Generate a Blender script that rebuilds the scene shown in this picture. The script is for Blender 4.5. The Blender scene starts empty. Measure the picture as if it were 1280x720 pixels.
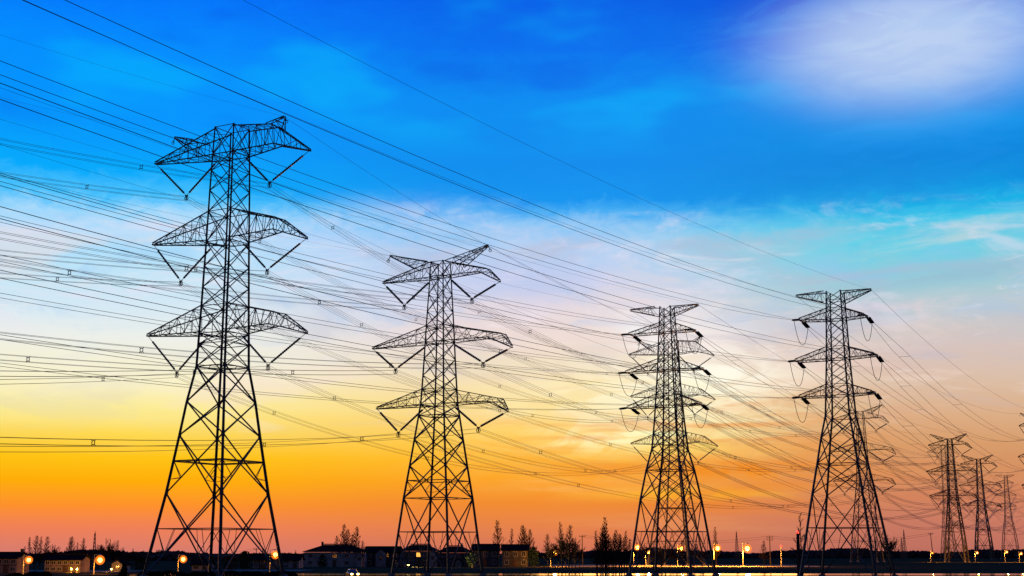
import bpy, math, random
from mathutils import Vector, Matrix
R = math.radians
random.seed(7)
sc = bpy.context.scene
COL = sc.collection

# ------------------------------------------------------------------ camera
H = 4.5                      # the eye stands on a low bank above the fields
FPX = 1720.0                 # focal length in pixels of the 1280 wide photo
PITCH = math.atan(330 / FPX)
cam_d = bpy.data.cameras.new('camera'); cam_d.sensor_width = 36; cam_d.lens = 36 * FPX / 1280
cam_d.clip_start = 0.5; cam_d.clip_end = 20000
cam = bpy.data.objects.new('camera', cam_d); COL.objects.link(cam)
cam.location = (0, 0, H); cam.rotation_euler = (R(90) + PITCH, 0, 0)
sc.camera = cam
sc.view_settings.view_transform = 'Standard'; sc.view_settings.look = 'None'
sc.view_settings.exposure = 0; sc.view_settings.gamma = 1

def ray(px, py):
    a = (px - 640) / FPX; b = (360 - py) / FPX
    return Vector((a, math.cos(PITCH) - b * math.sin(PITCH), math.sin(PITCH) + b * math.cos(PITCH)))
def at(px, py, Y):
    d = ray(px, py); return Vector((0, 0, H)) + d * (Y / d.y)
def gx(px, Y):               # x of a thing standing at depth Y
    return at(px, 700, Y).x
def azel(px, py):
    d = ray(px, py).normalized(); return math.degrees(math.atan2(d.x, d.y)), math.degrees(math.asin(d.z))

# ------------------------------------------------------------------ world (dusk sky by direction)
SUN_AZ, SUN_EL = azel(835, 560)
world = bpy.data.worlds.new('World'); sc.world = world; world.use_nodes = True
def build_world():
    nt = world.node_tree; nt.nodes.clear(); N = nt.nodes; L = nt.links
    def put(sock, v):
        if isinstance(v, bpy.types.NodeSocket): L.new(v, sock)
        else: sock.default_value = v
    def m(op, a, b=0.0, c=None):
        n = N.new('ShaderNodeMath'); n.operation = op; put(n.inputs[0], a); put(n.inputs[1], b)
        if c is not None: put(n.inputs[2], c)
        return n.outputs[0]
    def mix(f, a, b, mode='MIX'):
        n = N.new('ShaderNodeMix'); n.data_type = 'RGBA'; n.blend_type = mode
        put(n.inputs[0], f); put(n.inputs[6], a); put(n.inputs[7], b); return n.outputs[2]
    def lin(c):
        return tuple((v / 255 / 12.92 if v / 255 <= .04045 else ((v / 255 + .055) / 1.055) ** 2.4) for v in c) + (1,)
    tc = N.new('ShaderNodeTexCoord'); sep = N.new('ShaderNodeSeparateXYZ'); L.new(tc.outputs['Generated'], sep.inputs[0])
    x, y, z = sep.outputs
    az = m('MULTIPLY', m('ARCTAN2', x, y), 180 / math.pi)
    el = m('MULTIPLY', m('ARCSINE', m('MAXIMUM', m('MINIMUM', z, .9999), -.9999)), 180 / math.pi)
    def noise(sa, se, scale, detail=4, rough=.55, off=0.0, dist=0.0):
        c = N.new('ShaderNodeCombineXYZ'); put(c.inputs[0], m('MULTIPLY', az, sa)); put(c.inputs[1], m('MULTIPLY', el, se)); c.inputs[2].default_value = off
        n = N.new('ShaderNodeTexNoise'); n.inputs['Scale'].default_value = scale; n.inputs['Detail'].default_value = detail
        n.inputs['Roughness'].default_value = rough; n.inputs['Distortion'].default_value = dist
        L.new(c.outputs[0], n.inputs['Vector']); return n.outputs['Fac']
    def smooth(v, lo, hi):
        n = N.new('ShaderNodeMapRange'); n.interpolation_type = 'SMOOTHERSTEP'
        put(n.inputs[0], v); n.inputs[1].default_value = lo; n.inputs[2].default_value = hi; return n.outputs[0]
    def gauss(px, py, wa, we, tilt=0.0, power=1.0):
        a0, e0 = azel(px, py)
        da = m('SUBTRACT', az, a0); de = m('SUBTRACT', m('SUBTRACT', el, e0), m('MULTIPLY', da, tilt))
        q = m('ADD', m('POWER', m('DIVIDE', da, wa), 2), m('POWER', m('DIVIDE', de, we), 2))
        return m('EXPONENT', m('MULTIPLY', m('POWER', q, power), -1))
    broad = noise(.10, .28, 1.0, 3, .5, 3.1)
    streak = noise(.06, .55, 1.2, 5, .6, 8.4, .4)
    wisp = noise(.13, .42, 1.6, 6, .62, 1.7, .6)
    tear = noise(.45, .9, 1.7, 7, .66, 5.5, .8)
    warp = m('ADD', m('MULTIPLY', m('SUBTRACT', broad, .5), SKY_WARP[0]), m('MULTIPLY', m('SUBTRACT', streak, .5), SKY_WARP[1]))
    warp = m('ADD', warp, m('MULTIPLY', m('SUBTRACT', tear, .5), m('MULTIPLY', smooth(el, 9.5, 12.5), 1.5)))
    # the layers near the ground stay level; the clouds wander higher up
    elw = m('ADD', el, m('MULTIPLY', warp, smooth(el, 1.0, 9.0)))
    t = m('DIVIDE', m('ADD', elw, 2.0), 32.0)
    def ramp(stops):
        n = N.new('ShaderNodeValToRGB'); put(n.inputs[0], t); cr = n.color_ramp
        pts = []
        for py, c in stops:
            e = math.degrees(PITCH + math.atan((360 - py) / FPX)); pts.append(((e + 2) / 32, lin(c)))
        pts.sort(key=lambda q: q[0])
        while len(cr.elements) < len(pts): cr.elements.new(.5)
        for e_, (p, c) in zip(cr.elements, pts): e_.position = p; e_.color = c
        return n.outputs[0]
    base = mix(smooth(az, -16, 1), ramp(SKY_LEFT), ramp(SKY_MID))
    base = mix(smooth(az, 1, 17), base, ramp(SKY_RIGHT))
    cir = noise(.16, .60, 1.3, 8, .66, 12.3, 1.1); mau = noise(.075, .30, 1.5, 6, .58, 21.0, .5)
    mid_ = m('MULTIPLY', smooth(el, 3.5, 7.0), m('SUBTRACT', 1.0, smooth(elw, 12.0, 13.6)))
    rt = smooth(az, -14, 4)
    base = mix(m('MULTIPLY', m('MULTIPLY', smooth(mau, .52, .70), mid_), m('ADD', .22, m('MULTIPLY', rt, .38))), base, lin((184, 184, 206)))
    base = mix(m('MULTIPLY', m('MULTIPLY', smooth(mau, .48, .32), mid_), .42), base, lin((246, 222, 212)))
    base = mix(m('MULTIPLY', m('MULTIPLY', smooth(cir, .54, .74), mid_), .42), base, lin((250, 238, 240)))
    # pale and blue wisps in the bank of thin cloud
    band = m('MULTIPLY', smooth(el, 6, 11), m('SUBTRACT', 1.0, smooth(elw, 12.6, 14.6)))
    base = mix(m('MULTIPLY', m('MULTIPLY', smooth(wisp, .50, .72), band), .45), base, lin((238, 226, 242)))
    base = mix(m('MULTIPLY', m('MULTIPLY', smooth(wisp, .50, .30), band), .40), base, lin((150, 195, 240)))
    # lighter veils in the blue
    hi = smooth(el, 15.5, 18.5)
    base = mix(m('MULTIPLY', m('MULTIPLY', smooth(broad, .50, .68), hi), .58), base, lin((0, 178, 252)))
    base = mix(m('MULTIPLY', m('MULTIPLY', smooth(broad, .48, .32), hi), .40), base, lin((0, 84, 226)))
    swirl = noise(.17, .62, 1.5, 7, .60, 33.0, 1.6)
    for px, py, wa, we, tilt, amp, c in SKY_SPOTS:
        g = gauss(px, py, wa, we, tilt, 1.6 if py == 52 else 1.0)
        soft = m('ADD', .90, m('MULTIPLY', smooth(swirl, .36, .62), .10)) if py == 52 else m('ADD', .42, m('MULTIPLY', smooth(swirl, .38, .60), .85))
        base = mix(m('MINIMUM', m('MULTIPLY', m('MULTIPLY', g, amp), soft), 1.0), base, lin(c))
    # warm streaks near the sun
    low = m('MULTIPLY', gauss(860, 560, 7, 2.6), smooth(streak, .47, .60))
    base = mix(m('MULTIPLY', low, .60), base, lin((238, 132, 30)))
    low2 = m('MULTIPLY', gauss(860, 520, 8, 3.0), smooth(streak, .50, .30))
    base = mix(m('MULTIPLY', low2, .60), base, lin((255, 238, 164)))
    away = smooth(m('ABSOLUTE', m('SUBTRACT', az, SUN_AZ)), 35, 100)
    base = mix(m('MULTIPLY', away, .82), base, (.004, .008, .03, 1))
    bg = N.new('ShaderNodeBackground'); L.new(base, bg.inputs[0]); bg.inputs[1].default_value = 1.0
    sky = N.new('ShaderNodeTexSky'); sky.sky_type = 'NISHITA'; sky.sun_disc = False
    sky.sun_elevation = R(SUN_EL); sky.sun_rotation = R(SUN_AZ); sky.dust_density = 3
    bg2 = N.new('ShaderNodeBackground'); L.new(sky.outputs[0], bg2.inputs[0]); bg2.inputs[1].default_value = .0005
    add = N.new('ShaderNodeAddShader'); L.new(bg.outputs[0], add.inputs[0]); L.new(bg2.outputs[0], add.inputs[1])
    out = N.new('ShaderNodeOutputWorld'); L.new(add.outputs[0], out.inputs[0])
SKY_WARP = (1.5, .9)
SKY_LEFT = [(720, (205, 110, 100)), (690, (215, 124, 110)), (660, (240, 128, 86)), (635, (253, 144, 44)), (605, (254, 172, 6)), (575, (254, 196, 20)),
            (545, (254, 218, 84)), (515, (252, 236, 150)), (480, (250, 242, 204)), (440, (238, 240, 232)), (400, (216, 234, 244)), (350, (190, 228, 248)),
            (325, (172, 222, 252)), (302, (190, 222, 250)), (284, (160, 216, 252)), (264, (70, 192, 252)), (238, (0, 170, 252)), (175, (0, 150, 254)), (90, (0, 142, 254)), (0, (0, 112, 252)), (-200, (0, 90, 226))]
SKY_MID = [(720, (190, 96, 84)), (690, (208, 114, 92)), (660, (228, 128, 76)), (630, (240, 138, 50)), (600, (250, 160, 34)), (570, (254, 184, 42)),
           (540, (253, 202, 84)), (505, (249, 216, 140)), (465, (241, 222, 190)), (425, (228, 214, 214)), (385, (214, 212, 232)), (345, (200, 210, 240)),
           (310, (178, 208, 244)), (288, (140, 198, 246)), (268, (64, 172, 244)), (248, (0, 148, 240)), (200, (0, 140, 238)), (120, (0, 140, 242)), (60, (0, 112, 238)), (0, (0, 98, 232)), (-200, (0, 70, 200))]
SKY_RIGHT = [(720, (172, 96, 90)), (690, (188, 110, 96)), (655, (200, 120, 98)), (620, (208, 130, 94)), (590, (212, 142, 96)), (560, (214, 156, 108)),
             (525, (218, 174, 136)), (485, (218, 190, 168)), (445, (214, 194, 188)), (405, (190, 198, 206)), (365, (160, 204, 214)), (325, (116, 204, 226)),
             (300, (56, 196, 232)), (278, (0, 174, 230)), (262, (0, 156, 226)), (245, (0, 142, 222)), (215, (0, 134, 220)), (160, (0, 140, 230)), (115, (0, 132, 232)), (70, (0, 100, 226)), (0, (0, 64, 206)), (-200, (0, 50, 170))]
SKY_SPOTS = [(800, 505, 6.0, 2.0, 0, .60, (255, 242, 196)), (1140, 70, 7.5, 4.2, 0, .45, (30, 150, 240)), (1140, 52, 5.6, 2.4, 0, .96, (190, 210, 242)), (1080, 300, 7, 1.1, 0, .30, (90, 216, 236)),
             (1200, 342, 5.5, .42, .03, .55, (150, 190, 212)), (1130, 385, 5, .35, .05, .35, (226, 206, 216)), (1080, 420, 4, .5, .05, .4, (236, 210, 206)),
             (660, 350, 3.0, .9, -.1, .45, (176, 196, 238)), (420, 300, 4, .7, 0, .35, (180, 208, 250)), (520, 270, 3, .6, 0, .5, (196, 214, 244)),
             (850, 432, 3.0, 1.6, 0, .70, (252, 242, 238)), (800, 416, .8, .7, -.4, .55, (240, 246, 250)), (885, 470, 2.6, .8, .05, 1.0, (255, 251, 238)), (835, 500, 3.5, 1.1, 0, .75, (255, 248, 216)),
             (750, 440, 1.3, .45, -.1, .35, (206, 196, 196)), (760, 560, 5.5, .9, .03, .45, (254, 214, 70)), (790, 545, 3.0, .5, .05, 1.0, (255, 248, 190)), (855, 560, 1.6, .3, 0, .7, (255, 226, 110)),
             (690, 512, 3.0, .3, 0, .35, (252, 226, 160)), (900, 588, 5.2, .55, -.02, .80, (240, 142, 36)), (960, 566, 3, .3, 0, .5, (246, 176, 84)),
             (860, 618, 4, .28, 0, .65, (255, 186, 44)), (900, 630, 5, .25, 0, .4, (226, 122, 50))]
build_world()

sun_d = bpy.data.lights.new('sun', 'SUN'); sun_d.energy = .12; sun_d.angle = R(12); sun_d.color = (1, .46, .10)
sun = bpy.data.objects.new('sun', sun_d); COL.objects.link(sun)
sd = Vector((math.sin(R(SUN_AZ)) * math.cos(R(SUN_EL)), math.cos(R(SUN_AZ)) * math.cos(R(SUN_EL)), math.sin(R(SUN_EL))))
sun.rotation_euler = sd.to_track_quat('Z', 'Y').to_euler(); sun.location = sd * 100

# ------------------------------------------------------------------ helpers
def mat(name, c, rough=.7, metal=0.0, var=.0, scale=3.0, bump=0.0, c2=None, emit=None):
    mt = bpy.data.materials.new(name); mt.use_nodes = True; nt = mt.node_tree; b = nt.nodes['Principled BSDF']
    b.inputs['Base Color'].default_value = (*c, 1); b.inputs['Roughness'].default_value = rough; b.inputs['Metallic'].default_value = metal
    if rough > .8: b.inputs['Specular IOR Level'].default_value = 0
    if emit: b.inputs['Emission Color'].default_value = (*emit[0], 1); b.inputs['Emission Strength'].default_value = emit[1]
    if var or bump:
        tc = nt.nodes.new('ShaderNodeTexCoord'); n = nt.nodes.new('ShaderNodeTexNoise'); n.inputs['Scale'].default_value = scale; n.inputs['Detail'].default_value = 6
        nt.links.new(tc.outputs['Object'], n.inputs['Vector'])
        if var:
            r = nt.nodes.new('ShaderNodeValToRGB'); d = c2 or tuple(v * (1 - var) for v in c)
            r.color_ramp.elements[0].position = .35; r.color_ramp.elements[0].color = (*d, 1)
            r.color_ramp.elements[1].position = .68; r.color_ramp.elements[1].color = (*c, 1)
            nt.links.new(n.outputs['Fac'], r.inputs[0]); nt.links.new(r.outputs[0], b.inputs['Base Color'])
        if bump:
            bp = nt.nodes.new('ShaderNodeBump'); bp.inputs['Strength'].default_value = bump; nt.links.new(n.outputs['Fac'], bp.inputs['Height']); nt.links.new(bp.outputs[0], b.inputs['Normal'])
    return mt
def halo_shell():  # half-transparent emission that imitates the orange halo around a lamp
    mt = bpy.data.materials.new('amber_halo'); mt.use_nodes = True; nt = mt.node_tree; nt.nodes.clear()
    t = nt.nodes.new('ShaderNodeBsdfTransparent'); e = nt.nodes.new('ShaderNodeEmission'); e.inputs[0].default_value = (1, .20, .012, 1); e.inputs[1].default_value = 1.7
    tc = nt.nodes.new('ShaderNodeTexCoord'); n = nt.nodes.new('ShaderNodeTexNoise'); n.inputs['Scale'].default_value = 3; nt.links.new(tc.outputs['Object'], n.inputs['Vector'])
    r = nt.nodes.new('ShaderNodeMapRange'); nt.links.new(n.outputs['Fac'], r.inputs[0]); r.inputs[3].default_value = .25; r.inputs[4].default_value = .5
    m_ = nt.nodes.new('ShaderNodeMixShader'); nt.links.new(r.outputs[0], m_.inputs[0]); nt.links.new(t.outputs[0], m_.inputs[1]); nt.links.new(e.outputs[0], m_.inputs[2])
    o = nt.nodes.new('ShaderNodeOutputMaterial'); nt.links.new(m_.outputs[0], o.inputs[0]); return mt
M = dict(
    halo=halo_shell(),
    steel=mat('galvanised_steel', (.075, .070, .075), .55, .3, .5, 1.5),
    wire=mat('weathered_cable', (.035, .038, .045), .6, .3, .3, 2),
    glass=mat('insulator_glass', (.030, .034, .036), .35, 0, .3, 4),
    concrete=mat('concrete', (.26, .25, .24), .9, 0, .4, 2),
    grass=mat('field_grass', (.085, .080, .040), .95, 0, .5, .25, .4, (.034, .030, .018)),
    dry=mat('dry_verge', (.10, .08, .045), .95, 0, .5, .6, .3),
    road=mat('glossy_asphalt', (.05, .045, .035), .07, 0, .3, .8),  # mirror gloss added so reflected sky stands in for traffic light streaks
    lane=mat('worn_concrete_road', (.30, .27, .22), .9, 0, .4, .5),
    paint=mat('road_paint', (.75, .75, .72), .6, 0, .2, 2),
    render_w=mat('lime_wash', (.34, .33, .34), .85, 0, .4, .8),
    render_p=mat('pink_render', (.24, .17, .155), .85, 0, .35, .8),
    render_g=mat('grey_render', (.10, .098, .10), .85, 0, .4, .8),
    tile=mat('dark_roof_tile', (.026, .020, .020), .9, 0, .5, 3, .4),
    pane=mat('window_glass', (.03, .035, .045), .08, 0),
    frame=mat('window_frame', (.42, .42, .44), .6),
    litpane=mat('lit_window', (.9, .5, .1), .5, 0, 0, 1, 0, None, ((1, .42, .06), 1.6)),
    door=mat('door_wood', (.09, .05, .03), .7, 0, .3, 3),
    bark=mat('bark', (.055, .042, .036), .95, 0, .4, 2),
    twig=mat('bare_twigs', (.060, .042, .036), .95, 0, .4, 1),
    leafd=mat('evergreen_leaf', (.018, .028, .016), .9, 0, .5, .7),
    leafb=mat('shrub_leaf', (.040, .045, .020), .9, 0, .5, .7),
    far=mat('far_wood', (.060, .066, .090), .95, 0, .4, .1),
    pole=mat('lamp_pole', (.30, .29, .27), .5, .4, .2, 2),
    timber=mat('pole_timber', (.07, .055, .05), .9, 0, .4, 2),
    glow=mat('sodium_lamp', (1, .6, .2), .4, 0, 0, 1, 0, None, ((1, .52, .10), 9)),
    red=mat('red_beacon', (.8, .05, .03), .4, 0, 0, 1, 0, None, ((1, .06, .04), 3)),
    head=mat('headlamp', (1, .9, .7), .3, 0, 0, 1, 0, None, ((1, .62, .14), 12)),
    carp=mat('car_paint', (.05, .045, .04), .35, .2), rub=mat('rubber', (.02, .02, .02), .9), rim=mat('wheel_rim', (.35, .35, .36), .35, .8),
)
class MB:
    def __init__(s): s.v = []; s.f = []; s.mi = []
    def quad_ring(s, rings, closed_caps=True):
        n = len(rings[0]); b = len(s.v)
        for r in rings: s.v += [tuple(p) for p in r]
        for i in range(len(rings) - 1):
            for k in range(n):
                a = b + i * n + k; c = b + i * n + (k + 1) % n
                s.f.append((a, c, c + n, a + n))
        if closed_caps:
            s.f.append(tuple(b + k for k in reversed(range(n)))); e = b + (len(rings) - 1) * n; s.f.append(tuple(e + k for k in range(n)))
    def beam(s, p, q, w, w2=None, n=4):
        p = Vector(p); q = Vector(q); d = q - p
        if d.length < 1e-4: return
        d.normalize(); u = d.cross(Vector((0, 0, 1)))
        if u.length < 1e-3: u = Vector((1, 0, 0))
        u.normalize(); v = d.cross(u); w2 = w if w2 is None else w2; o = math.pi / n
        s.quad_ring([[c + (u * math.cos(o + k * 2 * math.pi / n) + v * math.sin(o + k * 2 * math.pi / n)) * (r * .5 * (1.414 if n == 4 else 1)) for k in range(n)] for c, r in ((p, w), (q, w2))])
    def tube(s, pts, r, n=5):
        rings = []
        for i, p in enumerate(pts):
            d = (pts[min(i + 1, len(pts) - 1)] - pts[max(i - 1, 0)]).normalized(); u = d.cross(Vector((0, 0, 1)))
            if u.length < 1e-3: u = Vector((1, 0, 0))
            u.normalize(); v = d.cross(u); rr = r[i] if isinstance(r, (list, tuple)) else r
            rings.append([p + (u * math.cos(k * 2 * math.pi / n) + v * math.sin(k * 2 * math.pi / n)) * rr for k in range(n)])
        s.quad_ring(rings)
    def box(s, lo, hi):
        x0, y0, z0 = lo; x1, y1, z1 = hi
        s.quad_ring([[(x0, y0, z), (x1, y0, z), (x1, y1, z), (x0, y1, z)] for z in (z0, z1)])
    def lathe(s, c, prof, n=10, axis=None):
        s.quad_ring([[(c[0] + r * math.cos(k * 2 * math.pi / n), c[1] + r * math.sin(k * 2 * math.pi / n), c[2] + h) for k in range(n)] for h, r in prof])
    def ring(s, c, ax, r, w, n=8):
        ax = ax.normalized(); u = ax.cross(Vector((0, 0, 1))).normalized(); v = ax.cross(u)
        P = [c + (u * math.cos(k * 2 * math.pi / n) + v * math.sin(k * 2 * math.pi / n)) * r for k in range(n)]
        for k in range(n): s.beam(P[k], P[(k + 1) % n], w)
    def build(s, name, m, parent=None, loc=None, smooth=False):
        me = bpy.data.meshes.new(name); me.from_pydata(s.v, [], s.f); me.update(); me.materials.append(m)
        if smooth: me.polygons.foreach_set('use_smooth', [True] * len(me.polygons))
        o = bpy.data.objects.new(name, me); COL.objects.link(o)
        if parent: o.parent = parent
        if loc is not None: o.location = loc
        return o
def tag(o, label=None, cat=None, group=None, kind=None):
    if label: o['label'] = label
    if cat: o['category'] = cat
    if group: o['group'] = group
    if kind: o['kind'] = kind
    return o
def empty(name, loc, rz=0, label=None, cat=None, group=None):
    o = bpy.data.objects.new(name, None); COL.objects.link(o); o.location = loc; o.rotation_euler = (0, 0, rz)
    o.empty_display_size = .5
    return tag(o, label, cat, group)
KIDS = {}
def kids(o): return [c for c in bpy.data.objects if c.parent == o]
def copy_tree(o, label=None, group=None, parent=None):
    c = o.copy(); COL.objects.link(c)
    if parent: c.parent = parent
    if label: c['label'] = label
    if group: c['group'] = group
    for ch in kids(o):
        copy_tree(ch, None, None, c)
    return c

# ------------------------------------------------------------------ ground, roads
def sheet(name, x0, x1, y0, y1, z, m, nx=1, ny=1):
    b = MB()
    for j in range(ny + 1):
        for i in range(nx + 1): b.v.append((x0 + (x1 - x0) * i / nx, y0 + (y1 - y0) * j / ny, z))
    for j in range(ny):
        for i in range(nx):
            a = j * (nx + 1) + i; b.f.append((a, a + 1, a + nx + 2, a + nx + 1))
    return tag(b.build(name, m), kind='structure')
sheet('ground', -2500, 2500, -300, 4200, 0, M['grass'])
sheet('road', -75, 700, 272, 296, .05, M['road'])
sheet('lane', gx(486, 425), gx(596, 425), 408, 432, .05, M['road'])
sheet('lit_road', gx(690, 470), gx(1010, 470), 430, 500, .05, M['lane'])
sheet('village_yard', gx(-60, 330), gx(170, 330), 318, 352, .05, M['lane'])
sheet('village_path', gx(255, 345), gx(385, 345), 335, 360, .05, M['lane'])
g = MB()
for i in range(14): x = -70 + i * 55; g.box((x, 283.9, .055), (x + 30, 284.1, .06))
tag(g.build('road_marking', M['paint']), kind='structure')

# ------------------------------------------------------------------ pylons
AZ = R(29); ARM = Vector((math.cos(AZ), -math.sin(AZ), 0)); LINE = Vector((math.sin(AZ), math.cos(AZ), 0))
class Tower: pass
def local(px, py, P0):
    """arm-plane coordinates (s, z) of a photo point on the tower that stands at P0"""
    d = ray(px, py); o = Vector((0, 0, H)) - P0
    # o + t d = s ARM + z Z
    det = -d.x * ARM.y + d.y * ARM.x
    t = (o.x * ARM.y - o.y * ARM.x) / det
    p = o + d * t
    return p.dot(ARM), p.z
def truss(b, stations, wc, wl):
    """stations: list of 4-point sections (top front, top back, bottom front, bottom back)"""
    for i in range(len(stations) - 1):
        A, B = stations[i], stations[i + 1]
        for k in range(4): b.beam(A[k], B[k], wc)
        f = i % 2
        for (a, c) in ((0, 2), (1, 3), (0, 1), (2, 3)):
            p, q = (A[a], B[c]) if f else (A[c], B[a])
            b.beam(p, q, wl)
            if i: b.beam(A[a], A[c], wl)
def lerp_sections(keys, bays):
    out = []
    for i in range(len(keys) - 1):
        for j in range(bays[i]):
            t = j / bays[i]; out.append([Vector(p).lerp(Vector(q), t) for p, q in zip(keys[i], keys[i + 1])])
    out.append([Vector(p) for p in keys[-1]]); return out
def string(b, p, q, r, a0=.16, a1=.92):
    p = Vector(p); q = Vector(q); n = 16
    b.tube([p, q], .055, 5)
    pts = []; rr = []
    for i in range(2 * n + 1):
        t = a0 + (a1 - a0) * i / (2 * n); pts.append(p.lerp(q, t)); rr.append(r if i % 2 else r * .62)
    b.tube(pts, rr, 7)
def make_tower(S, label, group):
    T = Tower(); D = S['D']; P0 = Vector((gx(S['cx'], D), D, 0))
    # fix x so the foot projects at cx
    d = ray(S['cx'], S['foot']); P0.x = d.x * D / d.y
    rel = AZ - math.atan2(P0.x, P0.y); T.P0 = P0; T.rz = -AZ
    k = math.cos(rel) + math.sin(rel)
    prof = []
    for py, hp in S['prof']:
        dd = ray(S['cx'], py); z = local(S['cx'] if py > 700 else S['cx'] + (S['ct'] - S['cx']) * (S['foot'] - py) / (S['foot'] - S['prof'][-1][0]), py, P0)[1]
        prof.append((max(z, 0) if py < 715 else 0.0, hp * (D / dd.y) / FPX / k))
    def hw(z):
        for (z0, a0), (z1, a1) in zip(prof, prof[1:]):
            if z <= z1: return a0 + (a1 - a0) * (z - z0) / (z1 - z0)
        return prof[-1][1]
    ctr = lambda py: S['cx'] + (S['ct'] - S['cx']) * (S['foot'] - py) / (S['foot'] - S['prof'][-1][0])
    zz = lambda py: local(ctr(py), py, P0)[1]
    root = empty('transmission_tower', P0, -AZ, label, 'pylon', group); T.root = root
    nodes = [0.0] + [zz(p) for p in S['nodes'][1:]]
    ztop = nodes[-1]; wl = S['w']; T.ztop = ztop
    for sx in (-1, 1):
        for sy in (-1, 1):
            b = MB()
            for z0, z1 in zip(nodes, nodes[1:]):
                b.beam((sx * hw(z0), sy * hw(z0), z0), (sx * hw(z1), sy * hw(z1), z1), wl[0] * (1.12 - .62 * z0 / ztop), wl[0] * (1.12 - .62 * z1 / ztop))
            lg = b.build('leg', M['steel'], root)
            b = MB(); a = hw(0); b.lathe((sx * a, sy * a, 0), [(-.3, .75), (.35, .7), (.6, .45)], 10); b.build('footing', M['concrete'], lg)
    # lattice, one part per face
    for face in range(4):
        rot = Matrix.Rotation(face * math.pi / 2, 3, 'Z'); b = MB()
        def P(u, z, a=None):
            a = hw(z) if a is None else a
            return rot @ Vector((u * a, -a, z))
        for i, (z0, z1) in enumerate(zip(nodes, nodes[1:])):
            w = wl[1] if i < 4 else wl[2] * (1 - .25 * z0 / ztop)
            b.beam(P(-1, z0), P(1, z1), w); b.beam(P(1, z0), P(-1, z1), w)
            if i in S['mid']:
                # crossing point of the X
                a0, a1 = hw(z0), hw(z1); t = a0 / (a0 + a1); zc = z0 + (z1 - z0) * t
                b.beam(P(-1, zc), P(1, zc), w * .85)
                for sgn in (-1, 1):
                    q = P(sgn, z0).lerp(P(0, zc), .48)
                    b.beam(P(sgn, zc), q, w * .5); b.beam(q, P(sgn, z0 + (zc - z0) * .42), w * .42)
                    if i == 0: b.beam(P(sgn * .42, zc), q, w * .42)
            if i in S['hz']: b.beam(P(-1, z1), P(1, z1), w * .9)
            # gusset plates
            g = w * 1.7
            for sgn in (-1, 1): c = P(sgn * .97, z1); b.box((c.x - g / 2, c.y - g / 2, c.z - g / 2), (c.x + g / 2, c.y + g / 2, c.z + g / 2))
        b.build('lattice_face', M['steel'], root)
    for py in S['plan']:
        b = MB(); z = zz(py); a = hw(z); c = [Vector(p) for p in ((-a, -a, z), (a, -a, z), (a, a, z), (-a, a, z))]
        o_ = Vector((0, 0, 0))
        for i in range(4):
            b.beam(c[i], c[(i + 1) % 4], wl[2] * .9); b.beam(c[i].lerp(c[(i + 1) % 4], .5), c[(i + 1) % 4].lerp(c[(i + 2) % 4], .5), wl[2] * .6)
        b.build('plan_bracing', M['steel'], root)
    T.clamps = []; T.local_clamps = []; T.names = []
    def sec(s, yt, yb, zt, zb): return [(s, -yt, zt), (s, yt, zt), (s, -yb, zb), (s, yb, zb)]
    wa = S['wa']
    for lv, A in enumerate(S['arms']):
        zt, zb = zz(A['rt']), zz(A['rb'])
        for side in (-1, 1):
            b = MB(); at_, ab = hw(zt), hw(zb)
            if side < 0 or 'kt' not in A:
                s, z = local(*(A['L'] if side < 0 else A['R']), P0); e = S['end']
                st = lerp_sections([sec(side * at_, at_, ab, zt, zb), sec(s, e, e, z + .28, z - .05)], [S['bays']])
            else:
                sk, zk = local(*A['kt'], P0); sk2, zk2 = local(*A['kb'], P0); s, z = local(*A['R'], P0); e = S['end']
                wk = .5 * ab
                k1 = [(sk, -wk, zk), (sk, wk, zk), (sk2, -wk, zk2), (sk2, wk, zk2)]
                st = lerp_sections([sec(side * at_, at_, ab, zt, zb), k1, sec(s, e, e, z + .28, z - .05)], [S['bays'] - 2, 3])
            truss(b, st, wa[0], wa[1])
            b.beam((s, -e, z), (s, e, z), wa[0] * 1.5)
            arm = b.build('cross_arm', M['steel'], root)
            if S['kind'] == 'V':
                bs, bz = local(*A['VL' if side < 0 else 'VR'], P0); bz += .4
                inn = Vector((side * (ab + .15), 0, zb)); out_ = Vector((s, 0, z))
                for p in (out_, inn):
                    m_ = MB(); string(m_, p, (bs, 0, bz), S['sr']); m_.build('insulator_string', M['glass'], root)
                m_ = MB(); m_.beam((bs - .35, 0, bz), (bs + .35, 0, bz), .2); m_.beam((bs, 0, bz), (bs, 0, bz - .8), .18)
                m_.ring(Vector((bs, 0, bz - .55)), Vector((0, 1, 0)), .42, .1); m_.build('clamp', M['steel'], root)
                T.local_clamps.append(Vector((bs, 0, bz - .6)))
            else:
                T.local_clamps.append(Vector((s, 0, z)))
            T.names.append(('upper', 'middle', 'lower')[lv] + (' left' if side < 0 else ' right'))
    # earth wire peaks
    T.peaks = []
    for side, pk in ((-1, S['peakL']), (1, S['peakR'])):
        b = MB(); (tx, ty), rt, rb, bayn = pk
        s, z = local(tx, ty, P0); s0, z0 = local(*rt, P0); s1, z1 = local(*rb, P0); a = hw(z0)
        st = lerp_sections([[(s0, -a, z0), (s0, a, z0), (s1, -a, z1), (s1, a, z1)], sec(s, .2, .2, z + .15, z - .12)], [bayn])
        truss(b, st, wa[0] * .9, wa[1])
        if S['kind'] == 'V': b.beam((s, 0, z), (s + side * .5, 0, z - .9), .12); b.ring(Vector((s + side * .5, 0, z - 1)), Vector((0, 1, 0)), .3, .09)
        b.build('earth_wire_arm', M['steel'], root); T.peaks.append(Vector((s, 0, z)))
    T.S = S; T.scale = Vector((1, 1, 1))
    return T
def world_pt(T, v):
    v = Vector((v.x * T.scale.x, v.y * T.scale.y, v.z * T.scale.z)); return T.P0 + ARM * v.x + LINE * v.y + Vector((0, 0, v.z))

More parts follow.
